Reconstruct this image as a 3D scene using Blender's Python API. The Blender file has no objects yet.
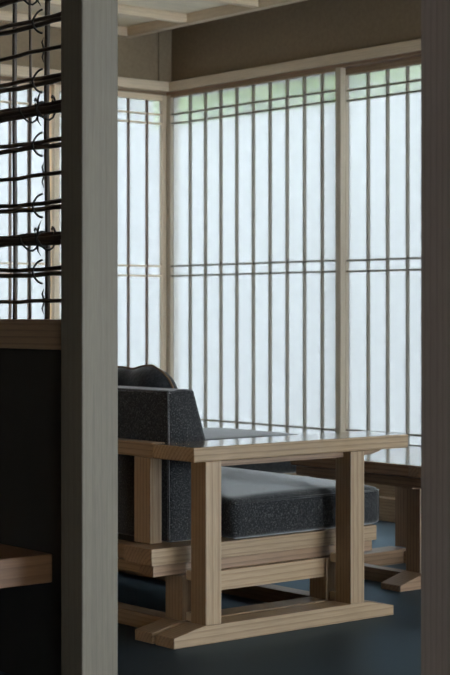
import bpy, bmesh, math, random
from mathutils import Vector, Matrix

random.seed(7)
S = bpy.context.scene
COL = S.collection

# ------------------------------------------------------------------ materials
def new_mat(name):
    m = bpy.data.materials.new(name)
    m.use_nodes = True
    nt = m.node_tree
    nt.nodes.clear()
    out = nt.nodes.new('ShaderNodeOutputMaterial')
    return m, nt, out

def N(nt, typ, **kw):
    n = nt.nodes.new(typ)
    for k, v in kw.items():
        setattr(n, k, v)
    return n

def ramp(nt, stops):
    r = nt.nodes.new('ShaderNodeValToRGB')
    e = r.color_ramp.elements
    e[0].position, e[0].color = stops[0][0], (*stops[0][1], 1)
    e[1].position, e[1].color = stops[-1][0], (*stops[-1][1], 1)
    for p, c in stops[1:-1]:
        x = e.new(p)
        x.color = (*c, 1)
    return r

def wood(name, axis, light, dark, rough=0.5, ring=26.0, contrast=1.0, bump=0.05, coat=0.0):
    """sawn timber, grain running along one axis of the piece"""
    m, nt, out = new_mat(name)
    L = nt.links.new
    tc = N(nt, 'ShaderNodeTexCoord')
    oi = N(nt, 'ShaderNodeObjectInfo')
    off = N(nt, 'ShaderNodeVectorMath', operation='SCALE')
    comb = N(nt, 'ShaderNodeCombineXYZ')
    for i, k in enumerate((0.31, 0.47, 0.39)):
        mu = N(nt, 'ShaderNodeMath', operation='MULTIPLY')
        mu.inputs[1].default_value = k
        L(oi.outputs['Random'], mu.inputs[0])
        L(mu.outputs[0], comb.inputs[i])
    add = N(nt, 'ShaderNodeVectorMath', operation='ADD')
    L(tc.outputs['Object'], add.inputs[0])
    L(comb.outputs[0], add.inputs[1])
    mp = N(nt, 'ShaderNodeMapping')
    sc = [1.0, 1.0, 1.0]
    sc['xyz'.index(axis)] = 0.07
    mp.inputs['Scale'].default_value = sc
    mp.inputs['Rotation'].default_value = (0.02, 0.03, 0.015)
    L(add.outputs[0], mp.inputs['Vector'])
    wv = N(nt, 'ShaderNodeTexWave', wave_type='RINGS', rings_direction=axis.upper(), wave_profile='SAW')
    wv.inputs['Scale'].default_value = ring
    wv.inputs['Distortion'].default_value = 3.5
    wv.inputs['Detail'].default_value = 2.0
    wv.inputs['Detail Scale'].default_value = 0.45
    L(mp.outputs[0], wv.inputs['Vector'])
    fn = N(nt, 'ShaderNodeTexNoise')
    fn.inputs['Scale'].default_value = 230
    fn.inputs['Detail'].default_value = 3
    L(mp.outputs[0], fn.inputs['Vector'])
    bn = N(nt, 'ShaderNodeTexNoise')
    bn.inputs['Scale'].default_value = 9
    bn.inputs['Detail'].default_value = 2
    L(mp.outputs[0], bn.inputs['Vector'])
    mid = tuple((a + b) / 2 for a, b in zip(light, dark))
    r1 = ramp(nt, [(0.0, light), (0.55, tuple(a * .93 + b * .07 for a, b in zip(light, dark))), (1.0, dark)])
    L(wv.outputs['Fac'], r1.inputs[0])
    mx = N(nt, 'ShaderNodeMix', data_type='RGBA', blend_type='MULTIPLY')
    mx.inputs[0].default_value = 0.55 * contrast
    L(r1.outputs[0], mx.inputs[6])
    r2 = ramp(nt, [(0.3, (0.72, 0.70, 0.68)), (0.7, (1.12, 1.12, 1.12))])
    L(fn.outputs['Fac'], r2.inputs[0])
    L(r2.outputs[0], mx.inputs[7])
    mx2 = N(nt, 'ShaderNodeMix', data_type='RGBA', blend_type='MULTIPLY')
    mx2.inputs[0].default_value = 0.5
    L(mx.outputs[2], mx2.inputs[6])
    r3 = ramp(nt, [(0.3, (0.78, 0.76, 0.74)), (0.7, (1.15, 1.14, 1.12))])
    L(bn.outputs['Fac'], r3.inputs[0])
    L(r3.outputs[0], mx2.inputs[7])
    # each piece a little lighter or darker than the next
    hs = N(nt, 'ShaderNodeHueSaturation')
    mr = N(nt, 'ShaderNodeMapRange')
    mr.inputs['To Min'].default_value = 0.88
    mr.inputs['To Max'].default_value = 1.12
    L(oi.outputs['Random'], mr.inputs['Value'])
    L(mr.outputs[0], hs.inputs['Value'])
    L(mx2.outputs[2], hs.inputs['Color'])
    bs = N(nt, 'ShaderNodeBsdfPrincipled')
    L(hs.outputs[0], bs.inputs['Base Color'])
    bs.inputs['Roughness'].default_value = rough
    bs.inputs['Coat Weight'].default_value = coat
    bs.inputs['Coat Roughness'].default_value = 0.12
    bp = N(nt, 'ShaderNodeBump')
    bp.inputs['Strength'].default_value = bump
    bp.inputs['Distance'].default_value = 0.002
    L(fn.outputs['Fac'], bp.inputs['Height'])
    L(bp.outputs[0], bs.inputs['Normal'])
    L(bs.outputs[0], out.inputs[0])
    return m

CED_L, CED_D = (0.335, 0.230, 0.138), (0.235, 0.150, 0.083)
WOOD = {a: wood('ash_timber_' + a, a, CED_L, CED_D, rough=0.42) for a in 'xyz'}
ARMW = wood('oiled_armrest_timber', 'x', CED_L, CED_D, rough=0.12, bump=0.01, coat=0.8)
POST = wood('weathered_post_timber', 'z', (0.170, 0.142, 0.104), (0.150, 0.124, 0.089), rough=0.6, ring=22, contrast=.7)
TRIM = {a: wood('trim_cedar_' + a, a, (0.84, 0.69, 0.51), (0.76, 0.61, 0.44), rough=0.5, ring=30, contrast=.6) for a in 'xyz'}
TABLE = {a: wood('table_walnut_' + a, a, (0.265, 0.165, 0.10), (0.17, 0.10, 0.058), rough=0.4) for a in 'xyz'}
TABLETOP = wood('polished_table_top', 'y', (0.30, 0.185, 0.115), (0.19, 0.11, 0.065), rough=0.09, bump=0.0, coat=0.7)
REED = wood('smoked_reed', 'y', (0.085, 0.055, 0.036), (0.04, 0.026, 0.018), rough=0.45)
REEDV = wood('smoked_stick', 'z', (0.085, 0.055, 0.036), (0.04, 0.026, 0.018), rough=0.45)
SHADED_BARS = {a: wood('shaded_bar_' + a, a, (0.27, 0.235, 0.19), (0.22, 0.185, 0.145), rough=0.5, ring=30, contrast=.6) for a in 'yz'}  # right wall bars: trim timber darkened to paint in shade
SHADED_UPR = wood('shaded_upright', 'z', (0.21, 0.135, 0.09), (0.17, 0.105, 0.07), rough=0.5, ring=30, contrast=.6)  # left uprights: shade of their unlit sides put into the colour
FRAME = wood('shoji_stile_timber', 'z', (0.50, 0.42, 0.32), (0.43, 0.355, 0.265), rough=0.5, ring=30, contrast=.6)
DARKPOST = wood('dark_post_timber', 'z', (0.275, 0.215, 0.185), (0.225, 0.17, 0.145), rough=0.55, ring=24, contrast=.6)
SHELFW = wood('red_brown_shelf', 'x', (0.18, 0.086, 0.038), (0.135, 0.061, 0.025), rough=0.5)
BOARD = wood('ceiling_board', 'x', (0.85, 0.76, 0.61), (0.80, 0.70, 0.54), rough=0.55, ring=18, contrast=.5)

def simple(name, color, rough=0.6, noise=0.0, nscale=30.0, bump=0.0, spec=0.5):
    m, nt, out = new_mat(name)
    L = nt.links.new
    bs = N(nt, 'ShaderNodeBsdfPrincipled')
    bs.inputs['Roughness'].default_value = rough
    bs.inputs['Specular IOR Level'].default_value = spec
    tc = N(nt, 'ShaderNodeTexCoord')
    nz = N(nt, 'ShaderNodeTexNoise')
    nz.inputs['Scale'].default_value = nscale
    nz.inputs['Detail'].default_value = 5
    L(tc.outputs['Object'], nz.inputs['Vector'])
    lo = tuple(c * (1 - noise) for c in color)
    hi = tuple(c * (1 + noise) for c in color)
    r = ramp(nt, [(0.3, lo), (0.7, hi)])
    L(nz.outputs['Fac'], r.inputs[0])
    L(r.outputs[0], bs.inputs['Base Color'])
    if bump:
        bp = N(nt, 'ShaderNodeBump')
        bp.inputs['Strength'].default_value = bump
        bp.inputs['Distance'].default_value = 0.004
        L(nz.outputs['Fac'], bp.inputs['Height'])
        L(bp.outputs[0], bs.inputs['Normal'])
    L(bs.outputs[0], out.inputs[0])
    return m

PLASTER = simple('earth_plaster', (0.29, 0.22, 0.145), 0.95, 0.07, 60, 0.15, spec=0.1)
BOUNCE_LINING = wood('warm_bounce_boarding', 'z', (0.72, 0.40, 0.18), (0.62, 0.33, 0.14), rough=0.5)
DARKPANEL = simple('black_stained_panel', (0.022, 0.019, 0.017), 0.6, 0.15, 12)
TIE = simple('black_vine', (0.012, 0.010, 0.009), 0.6, 0.2, 80)
WHITEWALL = simple('white_garden_plaster', (0.86, 0.87, 0.88), 0.9, 0.02, 4, spec=0.1)
GRAVEL = simple('pale_gravel', (0.78, 0.78, 0.77), 0.95, 0.2, 60, 0.3, spec=0.1)
def leaf_mat():
    m, nt, out = new_mat('hedge_leaf')
    L = nt.links.new
    tc = N(nt, 'ShaderNodeTexCoord')
    nz = N(nt, 'ShaderNodeTexNoise')
    nz.inputs['Scale'].default_value = 5
    L(tc.outputs['Object'], nz.inputs['Vector'])
    r = ramp(nt, [(0.35, (0.62, 0.76, 0.38)), (0.65, (0.80, 0.90, 0.54))])
    L(nz.outputs['Fac'], r.inputs[0])
    d = N(nt, 'ShaderNodeBsdfDiffuse')
    t = N(nt, 'ShaderNodeBsdfTranslucent')
    L(r.outputs[0], d.inputs[0])
    L(r.outputs[0], t.inputs[0])
    mx = N(nt, 'ShaderNodeMixShader')
    mx.inputs[0].default_value = .55
    L(d.outputs[0], mx.inputs[1])
    L(t.outputs[0], mx.inputs[2])
    L(mx.outputs[0], out.inputs[0])
    return m
LEAF = leaf_mat()
SPACER = simple('pale_maple', (0.55, 0.45, 0.32), 0.5, 0.08, 40)

def floor_mat():
    m, nt, out = new_mat('dark_slate_floor')
    L = nt.links.new
    tc = N(nt, 'ShaderNodeTexCoord')
    n1 = N(nt, 'ShaderNodeTexNoise')
    n1.inputs['Scale'].default_value = 4.5
    n1.inputs['Detail'].default_value = 7
    n1.inputs['Roughness'].default_value = 0.62
    L(tc.outputs['Object'], n1.inputs['Vector'])
    r = ramp(nt, [(0.3, (0.003, 0.0035, 0.0045)), (0.7, (0.008, 0.009, 0.011))])
    L(n1.outputs['Fac'], r.inputs[0])
    rr = N(nt, 'ShaderNodeMapRange')
    rr.inputs['From Min'].default_value = 0.3
    rr.inputs['From Max'].default_value = 0.7
    rr.inputs['To Min'].default_value = 0.34
    rr.inputs['To Max'].default_value = 0.46
    L(n1.outputs['Fac'], rr.inputs['Value'])
    n2 = N(nt, 'ShaderNodeTexNoise')
    n2.inputs['Scale'].default_value = 22
    n2.inputs['Detail'].default_value = 4
    L(tc.outputs['Object'], n2.inputs['Vector'])
    bp = N(nt, 'ShaderNodeBump')
    bp.inputs['Strength'].default_value = 0.12
    bp.inputs['Distance'].default_value = 0.004
    L(n2.outputs['Fac'], bp.inputs['Height'])
    df = N(nt, 'ShaderNodeBsdfDiffuse')
    L(r.outputs[0], df.inputs['Color'])
    L(bp.outputs[0], df.inputs['Normal'])
    gl = N(nt, 'ShaderNodeBsdfGlossy')
    gl.inputs['Color'].default_value = (.60, .78, .92, 1)
    L(rr.outputs[0], gl.inputs['Roughness'])
    L(bp.outputs[0], gl.inputs['Normal'])
    fr = N(nt, 'ShaderNodeFresnel')
    fr.inputs['IOR'].default_value = 1.11
    mx = N(nt, 'ShaderNodeMixShader')
    L(fr.outputs[0], mx.inputs[0])
    L(df.outputs[0], mx.inputs[1])
    L(gl.outputs[0], mx.inputs[2])
    L(mx.outputs[0], out.inputs[0])
    return m
FLOOR = floor_mat()

def fabric(name, lo, hi, speck, scale=850.0):
    m, nt, out = new_mat(name)
    L = nt.links.new
    tc = N(nt, 'ShaderNodeTexCoord')
    n1 = N(nt, 'ShaderNodeTexNoise')
    n1.inputs['Scale'].default_value = scale * .55
    n1.inputs['Detail'].default_value = 4
    n1.inputs['Roughness'].default_value = 0.7
    L(tc.outputs['Object'], n1.inputs['Vector'])
    n3 = N(nt, 'ShaderNodeTexNoise')
    n3.inputs['Scale'].default_value = scale * .25
    n3.inputs['Detail'].default_value = 3
    L(tc.outputs['Object'], n3.inputs['Vector'])
    av = N(nt, 'ShaderNodeMath', operation='ADD')
    L(n1.outputs['Fac'], av.inputs[0])
    L(n3.outputs['Fac'], av.inputs[1])
    hf = N(nt, 'ShaderNodeMath', operation='MULTIPLY')
    hf.inputs[1].default_value = 0.5
    L(av.outputs[0], hf.inputs[0])
    r = ramp(nt, [(0.40, lo), (0.53, hi), (0.64, speck)])
    L(hf.outputs[0], r.inputs[0])
    bs = N(nt, 'ShaderNodeBsdfPrincipled')
    L(r.outputs[0], bs.inputs['Base Color'])
    bs.inputs['Roughness'].default_value = 0.9
    bs.inputs['Specular IOR Level'].default_value = 0.15
    bs.inputs['Sheen Weight'].default_value = 0.55
    bs.inputs['Sheen Roughness'].default_value = 0.4
    bp = N(nt, 'ShaderNodeBump')
    bp.inputs['Strength'].default_value = 0.5
    bp.inputs['Distance'].default_value = 0.003
    L(hf.outputs[0], bp.inputs['Height'])
    L(bp.outputs[0], bs.inputs['Normal'])
    L(bs.outputs[0], out.inputs[0])
    return m
FABRIC = fabric('charcoal_tweed', (0.009, 0.009, 0.010), (0.021, 0.021, 0.023), (0.115, 0.113, 0.11))
PIPING = fabric('grey_piping', (0.03, 0.03, 0.031), (0.055, 0.055, 0.057), (0.10, 0.10, 0.10))
PILLOWM = fabric('black_weave', (0.010, 0.010, 0.012), (0.02, 0.02, 0.023), (0.035, 0.035, 0.038), 300)
TANPIPE = simple('tan_piping', (0.17, 0.10, 0.055), 0.6, 0.15, 90)

def paper_mat():
    m, nt, out = new_mat('shoji_paper')
    L = nt.links.new
    tc = N(nt, 'ShaderNodeTexCoord')
    nz = N(nt, 'ShaderNodeTexNoise')
    nz.inputs['Scale'].default_value = 35
    nz.inputs['Detail'].default_value = 6
    L(tc.outputs['Object'], nz.inputs['Vector'])
    r = ramp(nt, [(0.3, (0.310, 0.310, 0.308)), (0.7, (0.318, 0.318, 0.316))])
    L(nz.outputs['Fac'], r.inputs[0])
    tl = N(nt, 'ShaderNodeBsdfTranslucent')
    L(r.outputs[0], tl.inputs['Color'])
    tp = N(nt, 'ShaderNodeBsdfTransparent')
    tp.inputs[0].default_value = (.405, .405, .405, 1)
    mx = N(nt, 'ShaderNodeMixShader')
    mx.inputs[0].default_value = 0.55
    L(tl.outputs[0], mx.inputs[1])
    L(tp.outputs[0], mx.inputs[2])
    L(mx.outputs[0], out.inputs[0])
    return m
PAPER = paper_mat()

# ------------------------------------------------------------------ builders
def finish(name, bm, mat, parent=None, center=None, smooth=False):
    """link a bmesh (in world coordinates) as one object whose origin is its own middle"""
    bmesh.ops.recalc_face_normals(bm, faces=bm.faces)
    if center is None:
        xs = [v.co for v in bm.verts]
        center = Vector([(min(c[i] for c in xs) + max(c[i] for c in xs)) / 2 for i in range(3)])
    for v in bm.verts:
        v.co -= center
    me = bpy.data.meshes.new(name)
    bm.to_mesh(me)
    bm.free()
    if smooth:
        for p in me.polygons:
            p.use_smooth = True
    me.materials.append(mat)
    o = bpy.data.objects.new(name, me)
    COL.objects.link(o)
    o.location = center
    if parent is not None:
        o.parent = parent
        q = parent
        loc = Vector(center)
        while q is not None:
            loc -= q.location
            q = q.parent
        o.location = loc
    return o

def add_box(bm, x0, x1, y0, y1, z0, z1, bevel=0.0):
    r = bmesh.ops.create_cube(bm, size=1.0)
    vs = r['verts']
    for v in vs:
        v.co = Vector((x0 + (v.co.x + .5) * (x1 - x0), y0 + (v.co.y + .5) * (y1 - y0), z0 + (v.co.z + .5) * (z1 - z0)))
    if bevel:
        es = {e for v in vs for e in v.link_edges}
        bmesh.ops.bevel(bm, geom=list(es), offset=bevel, segments=2, affect='EDGES', profile=0.5)

def box(name, x0, x1, y0, y1, z0, z1, mat, parent=None, bevel=0.002):
    bm = bmesh.new()
    add_box(bm, x0, x1, y0, y1, z0, z1, bevel)
    return finish(name, bm, mat, parent)

def prism(name, pts, a0, a1, along, mat, parent=None, bevel=0.002, smooth=False, seg=2):
    """profile polygon extruded along x or y; pts are (other horizontal, z)"""
    bm = bmesh.new()
    def P(p, a):
        return (p[0], a, p[1]) if along == 'y' else (a, p[0], p[1])
    lo = [bm.verts.new(P(p, a0)) for p in pts]
    hi = [bm.verts.new(P(p, a1)) for p in pts]
    bm.faces.new(lo)
    bm.faces.new(hi[::-1])
    n = len(pts)
    for i in range(n):
        bm.faces.new((lo[i], lo[(i + 1) % n], hi[(i + 1) % n], hi[i]))
    if bevel:
        bmesh.ops.bevel(bm, geom=list(bm.edges), offset=bevel, segments=seg, affect='EDGES', profile=0.5)
    return finish(name, bm, mat, parent, smooth=smooth)

def tube_bm(bm, pts, r, n=7, closed=False, radii=None):
    pts = [Vector(p) for p in pts]
    rings = []
    m = len(pts)
    up = Vector((0.3, 0.5, 0.81)).normalized()
    for i, p in enumerate(pts):
        a = pts[(i - 1) % m] if (closed or i > 0) else pts[i]
        b = pts[(i + 1) % m] if (closed or i < m - 1) else pts[i]
        t = (b - a).normalized()
        u = t.cross(up)
        if u.length < 1e-3:
            u = t.cross(Vector((1, 0, 0)))
        u.normalize()
        w = t.cross(u)
        rr = radii[i] if radii else r
        rings.append([bm.verts.new(p + u * rr * math.cos(2 * math.pi * k / n) + w * rr * math.sin(2 * math.pi * k / n)) for k in range(n)])
    for i in range(m if closed else m - 1):
        A, B = rings[i], rings[(i + 1) % m]
        for k in range(n):
            bm.faces.new((A[k], A[(k + 1) % n], B[(k + 1) % n], B[k]))
    if not closed:
        bm.faces.new(rings[0][::-1])
        bm.faces.new(rings[-1])

def tube(name, pts, r, mat, parent=None, n=7, closed=False, radii=None):
    bm = bmesh.new()
    tube_bm(bm, pts, r, n, closed, radii)
    return finish(name, bm, mat, parent, smooth=True)

def soft_box(name, x0, x1, y0, y1, z0, z1, r, crown, mat, parent=None, cuts=16, side=0.0):
    """upholstered block: rounded edges, top swelling a little"""
    bm = bmesh.new()
    bmesh.ops.create_cube(bm, size=2.0)
    bmesh.ops.subdivide_edges(bm, edges=list(bm.edges), cuts=cuts, use_grid_fill=True)
    c = Vector(((x0 + x1) / 2, (y0 + y1) / 2, (z0 + z1) / 2))
    h = Vector(((x1 - x0) / 2, (y1 - y0) / 2, (z1 - z0) / 2))
    for v in bm.verts:
        u = v.co.copy()
        # crowd the grid towards the edges so that the roundings are smooth
        q = Vector([math.copysign(1 - (1 - abs(a)) ** 1.6, a) for a in u])
        p = Vector([q[i] * h[i] for i in range(3)])
        inner = Vector([max(-(h[i] - r), min(h[i] - r, p[i])) for i in range(3)])
        d = p - inner
        if d.length > 1e-9:
            p = inner + d.normalized() * r
        fx, fy = 1 - q.x ** 2, 1 - q.y ** 2
        if q.z > 0:
            p.z += crown * (max(fx, 0) * max(fy, 0)) ** 0.45 * q.z
        p.y += side * math.copysign(1, q.y) * (abs(q.y) > .99) * (1 - q.z ** 2) * fx ** .5
        p.x += side * math.copysign(1, q.x) * (abs(q.x) > .99) * (1 - q.z ** 2) * fy ** .5
        v.co = c + p
    return finish(name, bm, mat, parent, smooth=True)

def empty(name, loc, label=None, cat=None, group=None, kind=None):
    o = bpy.data.objects.new(name, None)
    COL.objects.link(o)
    o.location = loc
    tag(o, label, cat, group, kind)
    return o

def tag(o, label=None, cat=None, group=None, kind=None):
    if label: o['label'] = label
    if cat: o['category'] = cat
    if group: o['group'] = group
    if kind: o['kind'] = kind
    return o

def struct(o, label=None, cat=None):
    return tag(o, label, cat, None, 'structure')

# ------------------------------------------------------------------ the room
XW, YW = 5.177, 6.763          # inner faces of the two shoji walls
PX1_ = 2.4
X0, Y0, TOP = -2.2, -2.6, 2.62  # the far sides behind the viewer
struct(box('floor', X0 - .1, XW + .12, Y0 - .1, YW + .12, -0.12, 0.0, FLOOR, bevel=0), 'dark slate floor of the room', 'floor')

# walls: above the nageshi the two shoji walls are plastered
struct(box('wall_right', XW, XW + .12, Y0, YW + .12, 2.0, TOP, PLASTER, bevel=0), 'brown plaster band above the wide window wall', 'wall')
struct(box('wall_left', X0, XW, YW, YW + .12, 2.0, TOP, PLASTER, bevel=0), 'brown plaster band above the narrow window wall', 'wall')
struct(box('wall_back', X0 - .1, X0, Y0 - .1, YW + .12, 0, TOP, PLASTER, bevel=0), 'plaster wall behind the viewer', 'wall')
# unseen openings added at the corridor's end and the room's end for side light
YE = -0.4
PX0, PX1 = 2.213, 2.315
struct(box('wall_front', X0, -0.8, Y0 - .1, Y0, 0, TOP, PLASTER, bevel=0), 'plaster wall at the corridor end', 'wall')
struct(box('wall_front_side', 0.75, PX1_, Y0 - .1, Y0, .30, 2.05, PLASTER, bevel=0), 'plaster beside the corridor end opening', 'wall')
struct(box('wall_front_low', -0.8, PX1_, Y0 - .1, Y0, 0, .30, PLASTER, bevel=0), 'low wall under the corridor end opening', 'wall')
struct(box('wall_front_high', -0.8, PX1_, Y0 - .1, Y0, 2.05, TOP, PLASTER, bevel=0), 'wall above the corridor end opening', 'wall')
struct(box('wall_end_side', PX1 , 2.9, YE - .1, YE, 0, 2.2, PLASTER, bevel=0), 'plaster beside the opening at the right hand end of the room', 'wall')
struct(box('wall_end_high', PX1, XW + .12, YE - .1, YE, 2.2, TOP, PLASTER, bevel=0), 'wall above the opening at the right hand end of the room', 'wall')
struct(box('wall_corner', 5.096, XW, YW - .008, YW, 2.055, TOP, PLASTER, bevel=.002), 'plastered corner pilaster above the wood rail', 'wall')
struct(box('ceiling', X0 - .1, XW + .12, Y0 - .1, YW + .12, TOP, TOP + .08, PLASTER, bevel=0), 'upper ceiling above the boards', 'ceiling')

# lowered board ceiling with battens, its edge beam parallel to the window wall
ZC = 2.303
BX = 4.925
struct(box('ceiling_boards', X0, BX, Y0, YW, ZC, ZC + .03, BOARD, bevel=0), 'pale wooden board ceiling', 'ceiling')
struct(box('trim_ceiling_right', BX - .045, BX, Y0, YW, 2.257, ZC, TRIM['y'], bevel=.002), 'wooden edge beam of the board ceiling', 'trim')
struct(box('trim_ceiling_left', X0, BX - .045, YW - .04, YW, 2.257, ZC, TRIM['x'], bevel=.002), 'wooden edge strip where ceiling meets left wall', 'trim')
for k, y in enumerate([6.27 - .52 * i for i in range(12)]):
    struct(box('trim_batten', X0, BX - .045, y - .02, y + .02, 2.262, ZC, TRIM['x'], bevel=.002), 'ceiling batten running towards the window wall', 'trim')

# nageshi rails, heads and sills
struct(box('trim_rail_right', XW - .045, XW, Y0, YW, 2.006, 2.053, TRIM['y'], bevel=.003), 'pale wood rail above the wide window wall', 'trim')
struct(box('trim_rail_left', X0, XW - .045, YW - .045, YW, 2.006, 2.053, TRIM['x'], bevel=.003), 'pale wood rail above the narrow window wall', 'trim')
struct(box('trim_head_right', XW - .028, XW + .12, Y0, YW, 1.9905, 2.0055, TABLE['y'], bevel=.001), 'grooved head above the wide window wall', 'trim')
struct(box('trim_head_left', X0, XW - .028, YW + .004, YW + .12, 1.9905, 2.0055, TABLE['x'], bevel=.001), 'grooved head above the narrow window wall', 'trim')
struct(box("baseboard_right", XW - .03, XW + .12, YE, YW, 0, .10, WOOD['y'], bevel=.002), 'wooden sill board below the wide window wall', 'baseboard')
struct(box('baseboard_left', X0, XW - .03, YW - .03, YW + .12, 0, .10, WOOD['x'], bevel=.002), 'wooden sill board below the narrow window wall', 'baseboard')
struct(box('trim_corner_post', 5.150, XW + .025, 6.725, YW + .04, .08, 1.990, TRIM['z'], bevel=.002), 'pale wood corner post between the two window walls', 'trim')

RAILS = (1.892, 1.846, 1.133, 1.084, .376, .330)
def shoji(name, wall, a0, a1, front, bars, label, stile=.034, z0=.10, z1=1.990, top=.012, bar_w=.008, bar_d=.017):
    """one sliding shoji: frame, paper behind, lattice bars in front of it.
    wall 'r': runs along y at x=front;  'l': runs along x at y=front"""
    D = .030
    def bx(nm, u0, u1, d0, d1, w0, w1, mat, parent, bevel=.001):
        if wall == 'r':
            return box(nm, front + d0, front + d1, u0, u1, w0, w1, mat, parent, bevel)
        return box(nm, u0, u1, front + d0, front + d1, w0, w1, mat, parent, bevel)
    loc = (front + D / 2, (a0 + a1) / 2, z0) if wall == 'r' else ((a0 + a1) / 2, front + D / 2, z0)
    root = struct(empty(name, loc), label, 'window')
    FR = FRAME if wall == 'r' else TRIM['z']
    T = SHADED_BARS if wall == 'r' else TRIM
    g = 'y' if wall == 'r' else 'x'
    bx('stile', a0, a0 + stile, 0, D, z0, z1, FR, root)
    bx('stile', a1 - stile, a1, 0, D, z0, z1, FR, root)
    bx('bottom_rail', a0 + stile, a1 - stile, 0, D, z0, z0 + .055, WOOD[g] if wall == 'r' else T[g], root)
    bx('top_rail', a0 + stile, a1 - stile, 0, D, z1 - top, z1, WOOD[g] if wall == 'r' else T[g], root)
    bx('paper_pane', a0 + stile, a1 - stile, bar_d + .001, bar_d + .003, z0 + .055, z1 - top, PAPER, root, 0)
    for u in bars:
        bx('upright_bar', u - bar_w / 2, u + bar_w / 2, 0, bar_d, z0 + .055, z1 - top, T['z'] if wall == 'r' else SHADED_UPR, root, 0)
    for z in RAILS:
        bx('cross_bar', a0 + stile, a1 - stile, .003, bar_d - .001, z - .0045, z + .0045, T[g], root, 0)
    return root

k1 = 5.150 / 5.177
w1 = [k1 * y - .006 for y in (6.614, 6.493, 6.373, 6.252, 6.129, 6.007, 5.886, 5.766, 5.646)]
shoji('window_1', 'r', 5.482, 6.756, 5.145, w1, 'paper window filling the corner side of the wide window wall', top=.014)
k2 = 5.200 / 5.177
w2 = [k2 * (5.463 - .1205 * (i + 1)) for i in range(10)]
shoji('window_2', 'r', 4.20, 5.535, 5.195, w2, 'paper window right of the wide wall joint', top=.03)
for n, (a, b) in enumerate([(2.93, 4.235), (1.64, 2.965), (-.395, 1.675)]):
    fr = 5.145 if n % 2 == 0 else 5.195
    shoji('window_%d' % (n + 3), 'r', a, b, fr, [a + .034 + (b - a - .068) * (i + 1) / 11 for i in range(10)],
          'paper window farther along the wide window wall', top=.03)
shoji('window_8', 'l', 4.475, 5.150, YW - .005, [5.03, 4.916, 4.802, 4.688, 4.574], 'narrow paper window left of the corner post', stile=.03, top=.03)
for n, (a, b) in enumerate([(3.60, 4.50), (2.42, 3.63)]):
    fr = YW + .04 if n % 2 == 0 else YW - .005
    shoji('window_%d' % (n + 9), 'l', a, b, fr, [a + .03 + (b - a - .06) * (i + 1) / 8 for i in range(7)],
          'paper window farther left on the narrow window wall', stile=.03, top=.03)
struct(box('wall_left_end', X0, 2.42, YW, YW + .12, .10, 1.992, PLASTER, bevel=0), 'plaster end of the narrow window wall', 'wall')

# ------------------------------------------------------------------ garden outside the paper
struct(box('ground_garden', XW + .12, 13, -6, 13, -.25, -.05, GRAVEL, bevel=0), 'pale gravel outside the windows', 'ground')
struct(box('ground_garden_right', -6, XW + .12, -9, Y0 - .1, -.25, -.05, GRAVEL, bevel=0), 'pale gravel beyond the open end of the room', 'ground')
struct(box('ground_garden_left', -6, XW + .12, YW + .12, 13, -.25, -.05, GRAVEL, bevel=0), 'pale gravel outside the narrow window wall', 'ground')
struct(box('wall_garden_right', 7.2, 7.35, -6, 9.75, -.05, 2.2, WHITEWALL, bevel=0), 'white garden wall outside the wide windows', 'wall')
struct(box('wall_garden_left', -6, 7.2, 9.6, 9.75, -.05, 5.6, WHITEWALL, bevel=0), 'white garden wall outside the narrow windows, made tall to block sky light', 'wall')  # raised out of view to cut sky light on the narrow panes
def hedge():
    bm = bmesh.new()
    rnd = random.Random(3)
    for i in range(9800):
        x = 7.55 + rnd.random() * .9
        y = -2 + rnd.random() * 13.2
        z = 1.5 + rnd.random() * 1.15 + .12 * math.sin(y * 1.7) * rnd.random()
        s = .09 + .09 * rnd.random()
        M = Matrix.Translation((x, y, z)) @ Matrix.Rotation(rnd.random() * 6.28, 4, 'Z') @ Matrix.Rotation(rnd.random() * 3.14, 4, 'X')
        vs = [bm.verts.new(M @ Vector(p)) for p in ((-s, 0, 0), (-s * .2, s * .5, .01), (s, 0, 0), (-s * .2, -s * .5, .01))]
        bm.faces.new(vs)
    o = finish('hedge', bm, LEAF)
    tr = bmesh.new()
    for i in range(14):
        yy = -1.9 + i * .9
        tube_bm(tr, [(7.95, yy, -.05), (7.97, yy + .05, 1.2), (7.95, yy, 2.2)], .04, 6)
    root = empty('garden_hedge', (7.95, 3.5, -.05), 'green hedge showing faintly through the top of the wide windows', 'hedge')
    for q in (o, ):
        q.parent = root
        q.location -= root.location
        q.name = 'foliage'
    finish('hedge_stem', tr, TABLE['z'], root)
hedge()

# ------------------------------------------------------------------ partition the photo is taken through
PX0, PX1 = 2.213, 2.315
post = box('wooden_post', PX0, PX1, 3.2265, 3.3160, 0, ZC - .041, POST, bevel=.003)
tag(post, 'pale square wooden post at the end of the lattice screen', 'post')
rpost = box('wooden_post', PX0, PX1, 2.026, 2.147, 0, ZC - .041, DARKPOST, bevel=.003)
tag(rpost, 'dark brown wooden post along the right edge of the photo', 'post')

SY0 = 3.317                      # where the screen meets the post
SX = 2.262                       # plane of the screen
scr = empty('lattice_screen', (SX, 3.9, 0), 'dark reed lattice screen over a black panel left of the pale post', 'screen')
box('top_rail', SX - .03, SX + .03, SY0 + .001, 4.6, 2.16, ZC - .041, WOOD['y'], scr)
box('middle_rail', SX - .035, SX + .03, SY0 + .001, 4.6, .812, .884, TABLE['y'], scr)
box('lower_panel', SX - .012, SX + .012, SY0 + .001, 4.6, .0, .812, DARKPANEL, scr, bevel=0)
box('bounce_lining', SX + .0125, SX + .03, SY0 + .001, 4.6, 0, .811, BOUNCE_LINING, scr, 0)  # unseen boarding added to bounce warm light onto the sofa's back
box('side_post', SX - .045, SX + .045, 4.601, 4.69, 0, ZC - .041, WOOD['z'], scr)

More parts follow.
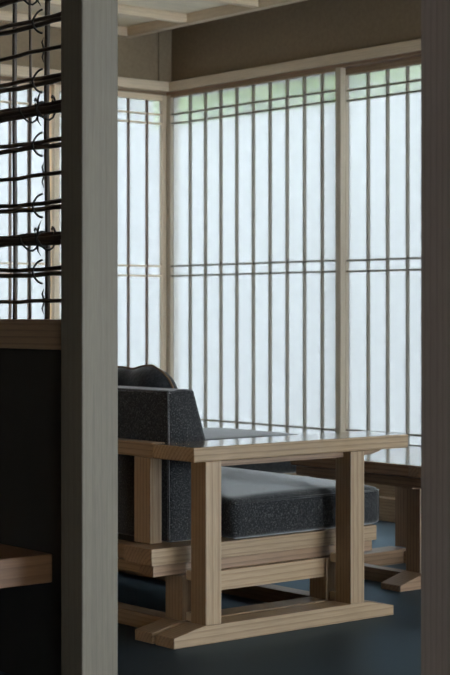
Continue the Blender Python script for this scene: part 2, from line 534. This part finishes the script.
def at(px, py, X=SX):
    """the point of the screen plane lying on a sight line from the photographer's stand"""
    a = math.radians(39.3)
    t = (px - 225) / 1690
    dx, dy = math.sin(a) + math.cos(a) * t, math.cos(a) - math.sin(a) * t
    s = X / dx
    return Vector((X, dy * s, .9 - (py - 312) / 1690 * s))

yv = [at(p, 300).y for p in (44.3, 27.2, 12.0)]
step = [yv[0] - yv[1], yv[1] - yv[2]]
yy, sticks = yv[2], [(yv[0], .0068), (yv[1], .0034), (yv[2], .0058)]
for i in range(14):
    yy += .078 if i == 0 else (.040 if i % 2 == 0 else .062)
    sticks.append((yy + .003 * math.sin(i * 2.1), (.0034, .0062)[i % 2]))
for y, r in sticks:
    pts = [(SX + .006 + .0015 * math.sin(z * 7 + y * 40), y + .0012 * math.sin(z * 9 + y * 90), .884 + (2.16 - .884) * k / 16)
           for k, z in enumerate([i * .1 for i in range(17)])]
    tube('upright_stick', pts, r, REEDV, scr, 8)

def reed(z, dx, r, seed):
    rd = random.Random(seed)
    ph, ph2 = rd.random() * 6, rd.random() * 6
    pts = [(SX + dx, SY0 + (4.6 - SY0) * k / 26, z + .0016 * math.sin(k * .9 + ph) + .001 * math.sin(k * 2.3 + ph2)) for k in range(27)]
    tube('reed', pts, r, REED, scr, 8)

def arc(c, ry, rz, x, a0, a1, n=12):
    return [(x, c[0] + ry * math.cos(a0 + (a1 - a0) * i / n), c[1] + rz * math.sin(a0 + (a1 - a0) * i / n)) for i in range(n + 1)]

ZB = at(44, 238.5).z             # the bundle at eye level
rows = []
z = ZB
PATTERN = ['bundle', 'double', 'single', 'double']
zs = {-2: at(44, 300.5).z, -1: at(44, 271).z, 0: ZB, 1: at(44, 205).z, 2: at(44, 174.5).z, 3: at(44, 143.5).z, 4: at(44, 109).z,
      5: at(44, 80).z, 6: at(44, 50).z, 7: at(44, 20.5).z, 8: at(44, -10).z}
for i in range(9, 17):
    zs[i] = zs[8] + (i - 8) * .0715
for i, z in sorted(zs.items()):
    if z > 2.15: continue
    kind = PATTERN[i % 4]
    if kind == 'single':
        reed(z, -.006, .0052, i)
    elif kind == 'double':
        reed(z + .0062, -.006, .0056, i)
        reed(z - .0068, -.006, .0062, i + 50)
    else:
        reed(z + .0085, -.008, .0072, i)
        reed(z - .0085, -.008, .0068, i + 50)
        reed(z + .0005, -.015, .0066, i + 90)
    # vine lashings at the thick uprights
    for q, (y, r) in enumerate(sticks):
        if q % 6: continue
        if kind == 'double':
            pts = arc((y + .002, z), .030, .029, SX - .016, math.pi * .46, -math.pi * .46, 12)
            pts = [(p[0] + .012 * abs(k - 6) / 6, p[1], p[2]) for k, p in enumerate(pts)]
            tube('vine_tie', pts, .0028, TIE, scr, 6)
        elif kind == 'single':
            tube('vine_tie', [(SX - .006, y - .004, z + .004), (SX - .014, y - .009, z + .018), (SX - .012, y - .0135, z + .030)], .002, TIE, scr, 5, radii=[.003, .0022, .0006])
            tube('vine_tie', [(SX - .006, y - .004, z - .004), (SX - .014, y - .009, z - .018), (SX - .012, y - .0125, z - .032)], .002, TIE, scr, 5, radii=[.003, .0022, .0006])
        else:
            # cord winding along the bundle on both sides of the upright, knotted at the crossing
            pts = []
            for k in range(25):
                t = k / 24
                pts.append((SX - .010 - .016 * math.cos(t * 4 * math.pi), y - .072 + .150 * t, z + .027 * math.sin(t * 4 * math.pi + .4)))
            tube('vine_tie', pts, .0027, TIE, scr, 6)
            pts = [(SX - .006 + .020 * math.cos(t), y + .001 * math.sin(t), z + .018 * math.sin(t)) for t in [i * 2 * math.pi / 12 for i in range(12)]]
            tube('vine_tie', pts, .0034, TIE, scr, 6, closed=True)
            tube('vine_tie', [(SX - .022, y, z + .014), (SX - .024, y - .009, z + .030), (SX - .02, y - .014, z + .044)], .002, TIE, scr, 5, radii=[.003, .0022, .0006])
            tube('vine_tie', [(SX - .022, y, z - .014), (SX - .024, y - .006, z - .030), (SX - .02, y - .013, z - .042)], .002, TIE, scr, 5, radii=[.003, .0022, .0006])

struct(box('wall_partition_right', PX0, PX1, Y0, 2.025, 0, TOP, PLASTER, bevel=0), 'plaster partition right of the dark post', 'wall')
struct(box('wall_partition_left', PX0, PX1, 4.70, YW, 0, TOP, PLASTER, bevel=0), 'plaster partition beyond the lattice screen', 'wall')
struct(box('wall_partition_head', PX0, PX1, 2.026, 4.70, ZC + .03, TOP, PLASTER, bevel=0), 'closed strip above the boards over the screen', 'wall')
shelf = box('wooden_shelf', 1.35, SX - .0125, 3.405, 4.2, .252, .321, SHELFW, bevel=.003)
tag(shelf, 'thick wooden bench board against the black panel at lower left', 'shelf')

# ------------------------------------------------------------------ sofa
def base_board(x0, x1, y0, y1, parent, mats, h=.05, e=.029, tp=.10):
    return prism('base_board', [(x0, 0), (x1, 0), (x1, e), (x1 - tp, h), (x0 + tp, h), (x0, e)], y0, y1, 'y', mats['x'], parent, bevel=.0018)

SA, SB = 3.580, 5.130            # near and far outside faces of the arms
sofa = empty('sofa', (3.2, (SA + SB) / 2, 0), 'low ash wood sofa with charcoal tweed cushions and a flat broad armrest', 'sofa')
def side(v):                      # near side as measured, far side mirrored
    return v
for near in (True, False):
    def Y(a, b):
        return (a, b) if near else (SA + SB - b, SA + SB - a)
    base_board(2.752, 3.577, *Y(3.580, 3.664), sofa, WOOD)
    base_board(2.752, 3.560, *Y(3.678, 3.758), sofa, WOOD)
    for x in (2.861, 3.402):
        box('leg', x, x + .055, *Y(3.581, 3.647), .0502, .4948, WOOD['z'], sofa)
        box('inner_leg', x - .004, x + .05, *Y(3.681, 3.757), .0502, .1740, WOOD['z'], sofa)
        box('spacer', x + .010, x + .038, *Y(3.6472, 3.6808), .0505, .074, SPACER, sofa, .001)
        box('spacer', x + .010, x + .038, *Y(3.6472, 3.6808), .163, .188, SPACER, sofa, .001)
    y0, y1 = Y(3.580, 3.767)
    arm = box('armrest', 2.819, 3.639, y0, y1, .495, .5355, ARMW, sofa, .003)
    y0, y1 = Y(3.612, 3.660)
    prism('arm_bearer', [(2.885, .4948), (2.885, .477), (3.47, .477), (3.515, .480), (3.545, .486), (3.565, .4948)], y0, y1, 'y', TABLE['x'], sofa, .001)
    box('stretcher', 2.930, 3.432, *Y(3.690, 3.742), .118, .1735, WOOD['x'], sofa)
    box('lower_seat_rail', 2.778, 3.612, *Y(3.708, 3.775), .1745, .2065, TABLE['x'], sofa)
    box('seat_rail', 2.767, 3.624, *Y(3.700, 3.830), .207, .2525, WOOD['x'], sofa)
    y0, y1 = Y(3.785, 3.862)
    box('back_post', 2.826, 2.866, y0, y1, .253, .4948, WOOD['z'], sofa)
for x in (2.862, 3.425):
    box('base_crossbar', x, x + .06, 3.7585, 4.9515, .0, .045, WOOD['y'], sofa)
box('seat_rail', 2.785, 2.835, 3.8305, 4.8795, .209, .2505, WOOD['y'], sofa)
box('seat_rail', 3.555, 3.605, 3.8305, 4.8795, .209, .2505, WOOD['y'], sofa)
box('lower_seat_rail', 2.790, 2.840, 3.7755, 4.9345, .1755, .2060, WOOD['y'], sofa)
box('lower_seat_rail', 3.540, 3.590, 3.7755, 4.9345, .1755, .2060, WOOD['y'], sofa)
box('seat_deck', 2.836, 3.554, 3.8305, 4.8795, .225, .2500, DARKPANEL, sofa, 0)
box('back_rail', 2.822, 2.866, 3.7675, 4.9425, .4955, .5370, WOOD['y'], sofa, .003)
box('back_post', 2.826, 2.866, 4.32, 4.39, .2515, .4948, WOOD['z'], sofa)

def back_cushion():
    prof = [(2.884, .2535), (2.880, .672), (2.884, .680), (2.955, .682), (2.972, .674), (3.056, .400), (3.056, .2535)]
    b = prism('back_cushion', prof, 3.772, 4.938, 'y', FABRIC, sofa, bevel=.009, smooth=True, seg=3)
    for yy in (3.776, 4.934):
        tube('piping', [(2.884, yy, .26), (2.882, yy, .47), (2.881, yy, .676), (2.918, yy, .6815), (2.967, yy, .678), (3.026, yy, .49), (3.052, yy, .40)], .0034, PIPING, b, 6)
    tube('piping', [(2.8825, 3.776 + (4.934 - 3.776) * k / 20, .6775) for k in range(21)], .0036, PIPING, b, 6)
    tube('piping', [(2.966, 3.776 + (4.934 - 3.776) * k / 20, .6785) for k in range(21)], .0036, PIPING, b, 6)
    return b
back_cushion()
sc = soft_box('seat_cushion', 3.058, 3.648, 3.702, 5.008, .2532, .366, .020, .026, FABRIC, sofa, cuts=18, side=.004)
for zz in (.357, ):
    r = .006
    x0, x1, y0, y1 = 3.062, 3.645, 3.7045, 5.0055
    pts = [(x0 + r, y0, zz), (3.35, y0 - .001, zz + .001), (x1 - .02, y0, zz), (x1 - .005, y0 + .005, zz), (x1, y0 + .02, zz), (x1 + .001, (y0 + y1) / 2, zz),
           (x1, y1 - .02, zz), (x1 - .005, y1 - .005, zz), (x1 - .02, y1, zz), (x0 + r, y1, zz)]
    tube('piping', pts, .0032, PIPING, sc, 6)

# loose cushion leaning on the sofa's back
def pillow():
    root = empty('throw_pillow', (3.09, 4.15, .39), 'black throw pillow with tan piping leaning over the sofa back', 'pillow')
    n, s, T = 26, .18, .06
    M = Matrix.Translation((3.082, 4.170, .560)) @ Matrix.Rotation(math.radians(-12), 4, 'Y') @ Matrix.Rotation(math.radians(-3), 4, 'X')
    bm = bmesh.new()
    def P(u, v, sg):
        pin = 1.1 * (1 - .42 * abs(v) ** 6)
        t = T * max(0, (1 - u ** 4) * (1 - v ** 4)) ** .6
        w = .008 * math.sin(6 * u + 3 * v) * (1 - u * u) * (1 - v * v)
        # crumple at the top edge
        dz = -.008 * math.exp(-((u + .1) / .3) ** 2) * max(v, 0)
        return M @ Vector((sg * t + w, u * s * pin, v * s + dz))
    g = {}
    for sg in (1, -1):
        for i in range(n + 1):
            for j in range(n + 1):
                u, v = -1 + 2 * i / n, -1 + 2 * j / n
                edge = i in (0, n) or j in (0, n)
                if edge and sg == -1:
                    g[(sg, i, j)] = g[(1, i, j)]
                else:
                    g[(sg, i, j)] = bm.verts.new(P(u, v, sg))
    for sg in (1, -1):
        for i in range(n):
            for j in range(n):
                bm.faces.new((g[(sg, i, j)], g[(sg, i + 1, j)], g[(sg, i + 1, j + 1)], g[(sg, i, j + 1)]))
    finish('pillow_cover', bm, PILLOWM, root, smooth=True)
    e = [(-1 + 2 * k / 16, -1) for k in range(16)] + [(1, -1 + 2 * k / 16) for k in range(16)] + [(1 - 2 * k / 16, 1) for k in range(16)] + [(-1, 1 - 2 * k / 16) for k in range(16)]
    tube('piping', [P(u, v, 1) for u, v in e], .0035, TANPIPE, root, 6, closed=True)
pillow()

# ------------------------------------------------------------------ low table between sofa and window
table = empty('low_table', (4.18, 4.06, 0), 'low brown wooden table with polished top between sofa and windows', 'table')
box('table_top', 3.900, 4.460, 3.72, 4.41, .371, .4095, TABLETOP, table, .003)
for x in (3.912, 4.408):
    box('rail', x, x + .04, 3.74, 4.395, .336, .3675, TABLE['y'], table)
for y in (3.90, 4.34):
    box('bearer', 3.953, 4.407, y - .03, y + .03, .325, .3705, TABLE['x'], table)
    base_board(3.882, 4.478, y - .045, y + .045, table, TABLE, h=.05, e=.02, tp=.11)
    for x in (3.985, 4.375):
        box('leg', x, x + .055, y - .033, y + .033, .0502, .3248, TABLE['z'], table)
box('base_crossbar', 3.975, 4.02, 3.9455, 4.2945, 0, .045, TABLE['y'], table)
box('base_crossbar', 4.34, 4.385, 3.9455, 4.2945, 0, .045, TABLE['y'], table)
box('through_tenon', 3.8985, 3.9005, 3.795, 3.835, .3735, .4065, TABLE['x'], table, 0)

# ------------------------------------------------------------------ padded stool beyond the table
stool = empty('padded_stool', (4.34, 5.62, 0), 'low stool with charcoal seat cushion behind the table by the windows', 'stool')
soft_box('seat_cushion', 4.00, 4.79, 5.310, 5.93, .226, .383, .02, .012, FABRIC, stool, cuts=12)
box('seat_rail', 4.01, 4.78, 5.32, 5.37, .165, .2255, WOOD['x'], stool)
box('seat_rail', 4.01, 4.78, 5.87, 5.92, .165, .2255, WOOD['x'], stool)
box('seat_rail', 4.01, 4.06, 5.3705, 5.8695, .165, .2255, WOOD['y'], stool)
box('seat_rail', 4.73, 4.78, 5.3705, 5.8695, .165, .2255, WOOD['y'], stool)
for x in (4.02, 4.715):
    for y in (5.33, 5.855):
        box('leg', x, x + .055, y, y + .055, 0, .1648, WOOD['z'], stool)

# ------------------------------------------------------------------ daylight: an overcast sky outside
w = bpy.data.worlds.new('overcast_sky')
S.world = w
w.use_nodes = True
bg = w.node_tree.nodes['Background']
bg.inputs[0].default_value = (0.80, 0.915, 1.0, 1)
bg.inputs[1].default_value = 10.5

# ------------------------------------------------------------------ camera
cd = bpy.data.cameras.new('camera')
cam = bpy.data.objects.new('camera', cd)
COL.objects.link(cam)
cam.location = (0, 0, .9)
cam.rotation_euler = (math.radians(90), 0, math.radians(-39.3))
cd.sensor_fit = 'HORIZONTAL'
cd.sensor_width = 24
cd.lens = 1690 / 450 * 24
cd.shift_x = -0.8 / 450
cd.shift_y = -(337.5 - 312.7) / 450
cd.clip_start = .05
cd.dof.use_dof = True
cd.dof.focus_distance = 4.3
cd.dof.aperture_fstop = 9.5
S.camera = cam

S.view_settings.view_transform = 'Standard'
S.view_settings.look = 'None'
S.view_settings.exposure = 0.47
S.view_settings.gamma = 1
S.view_settings.use_curve_mapping = False
S.cycles.max_bounces = 14
S.cycles.diffuse_bounces = 8
S.cycles.glossy_bounces = 6
S.cycles.transmission_bounces = 8
S.cycles.transparent_max_bounces = 12
S.cycles.use_denoising = True
S.cycles.sample_clamp_indirect = 8
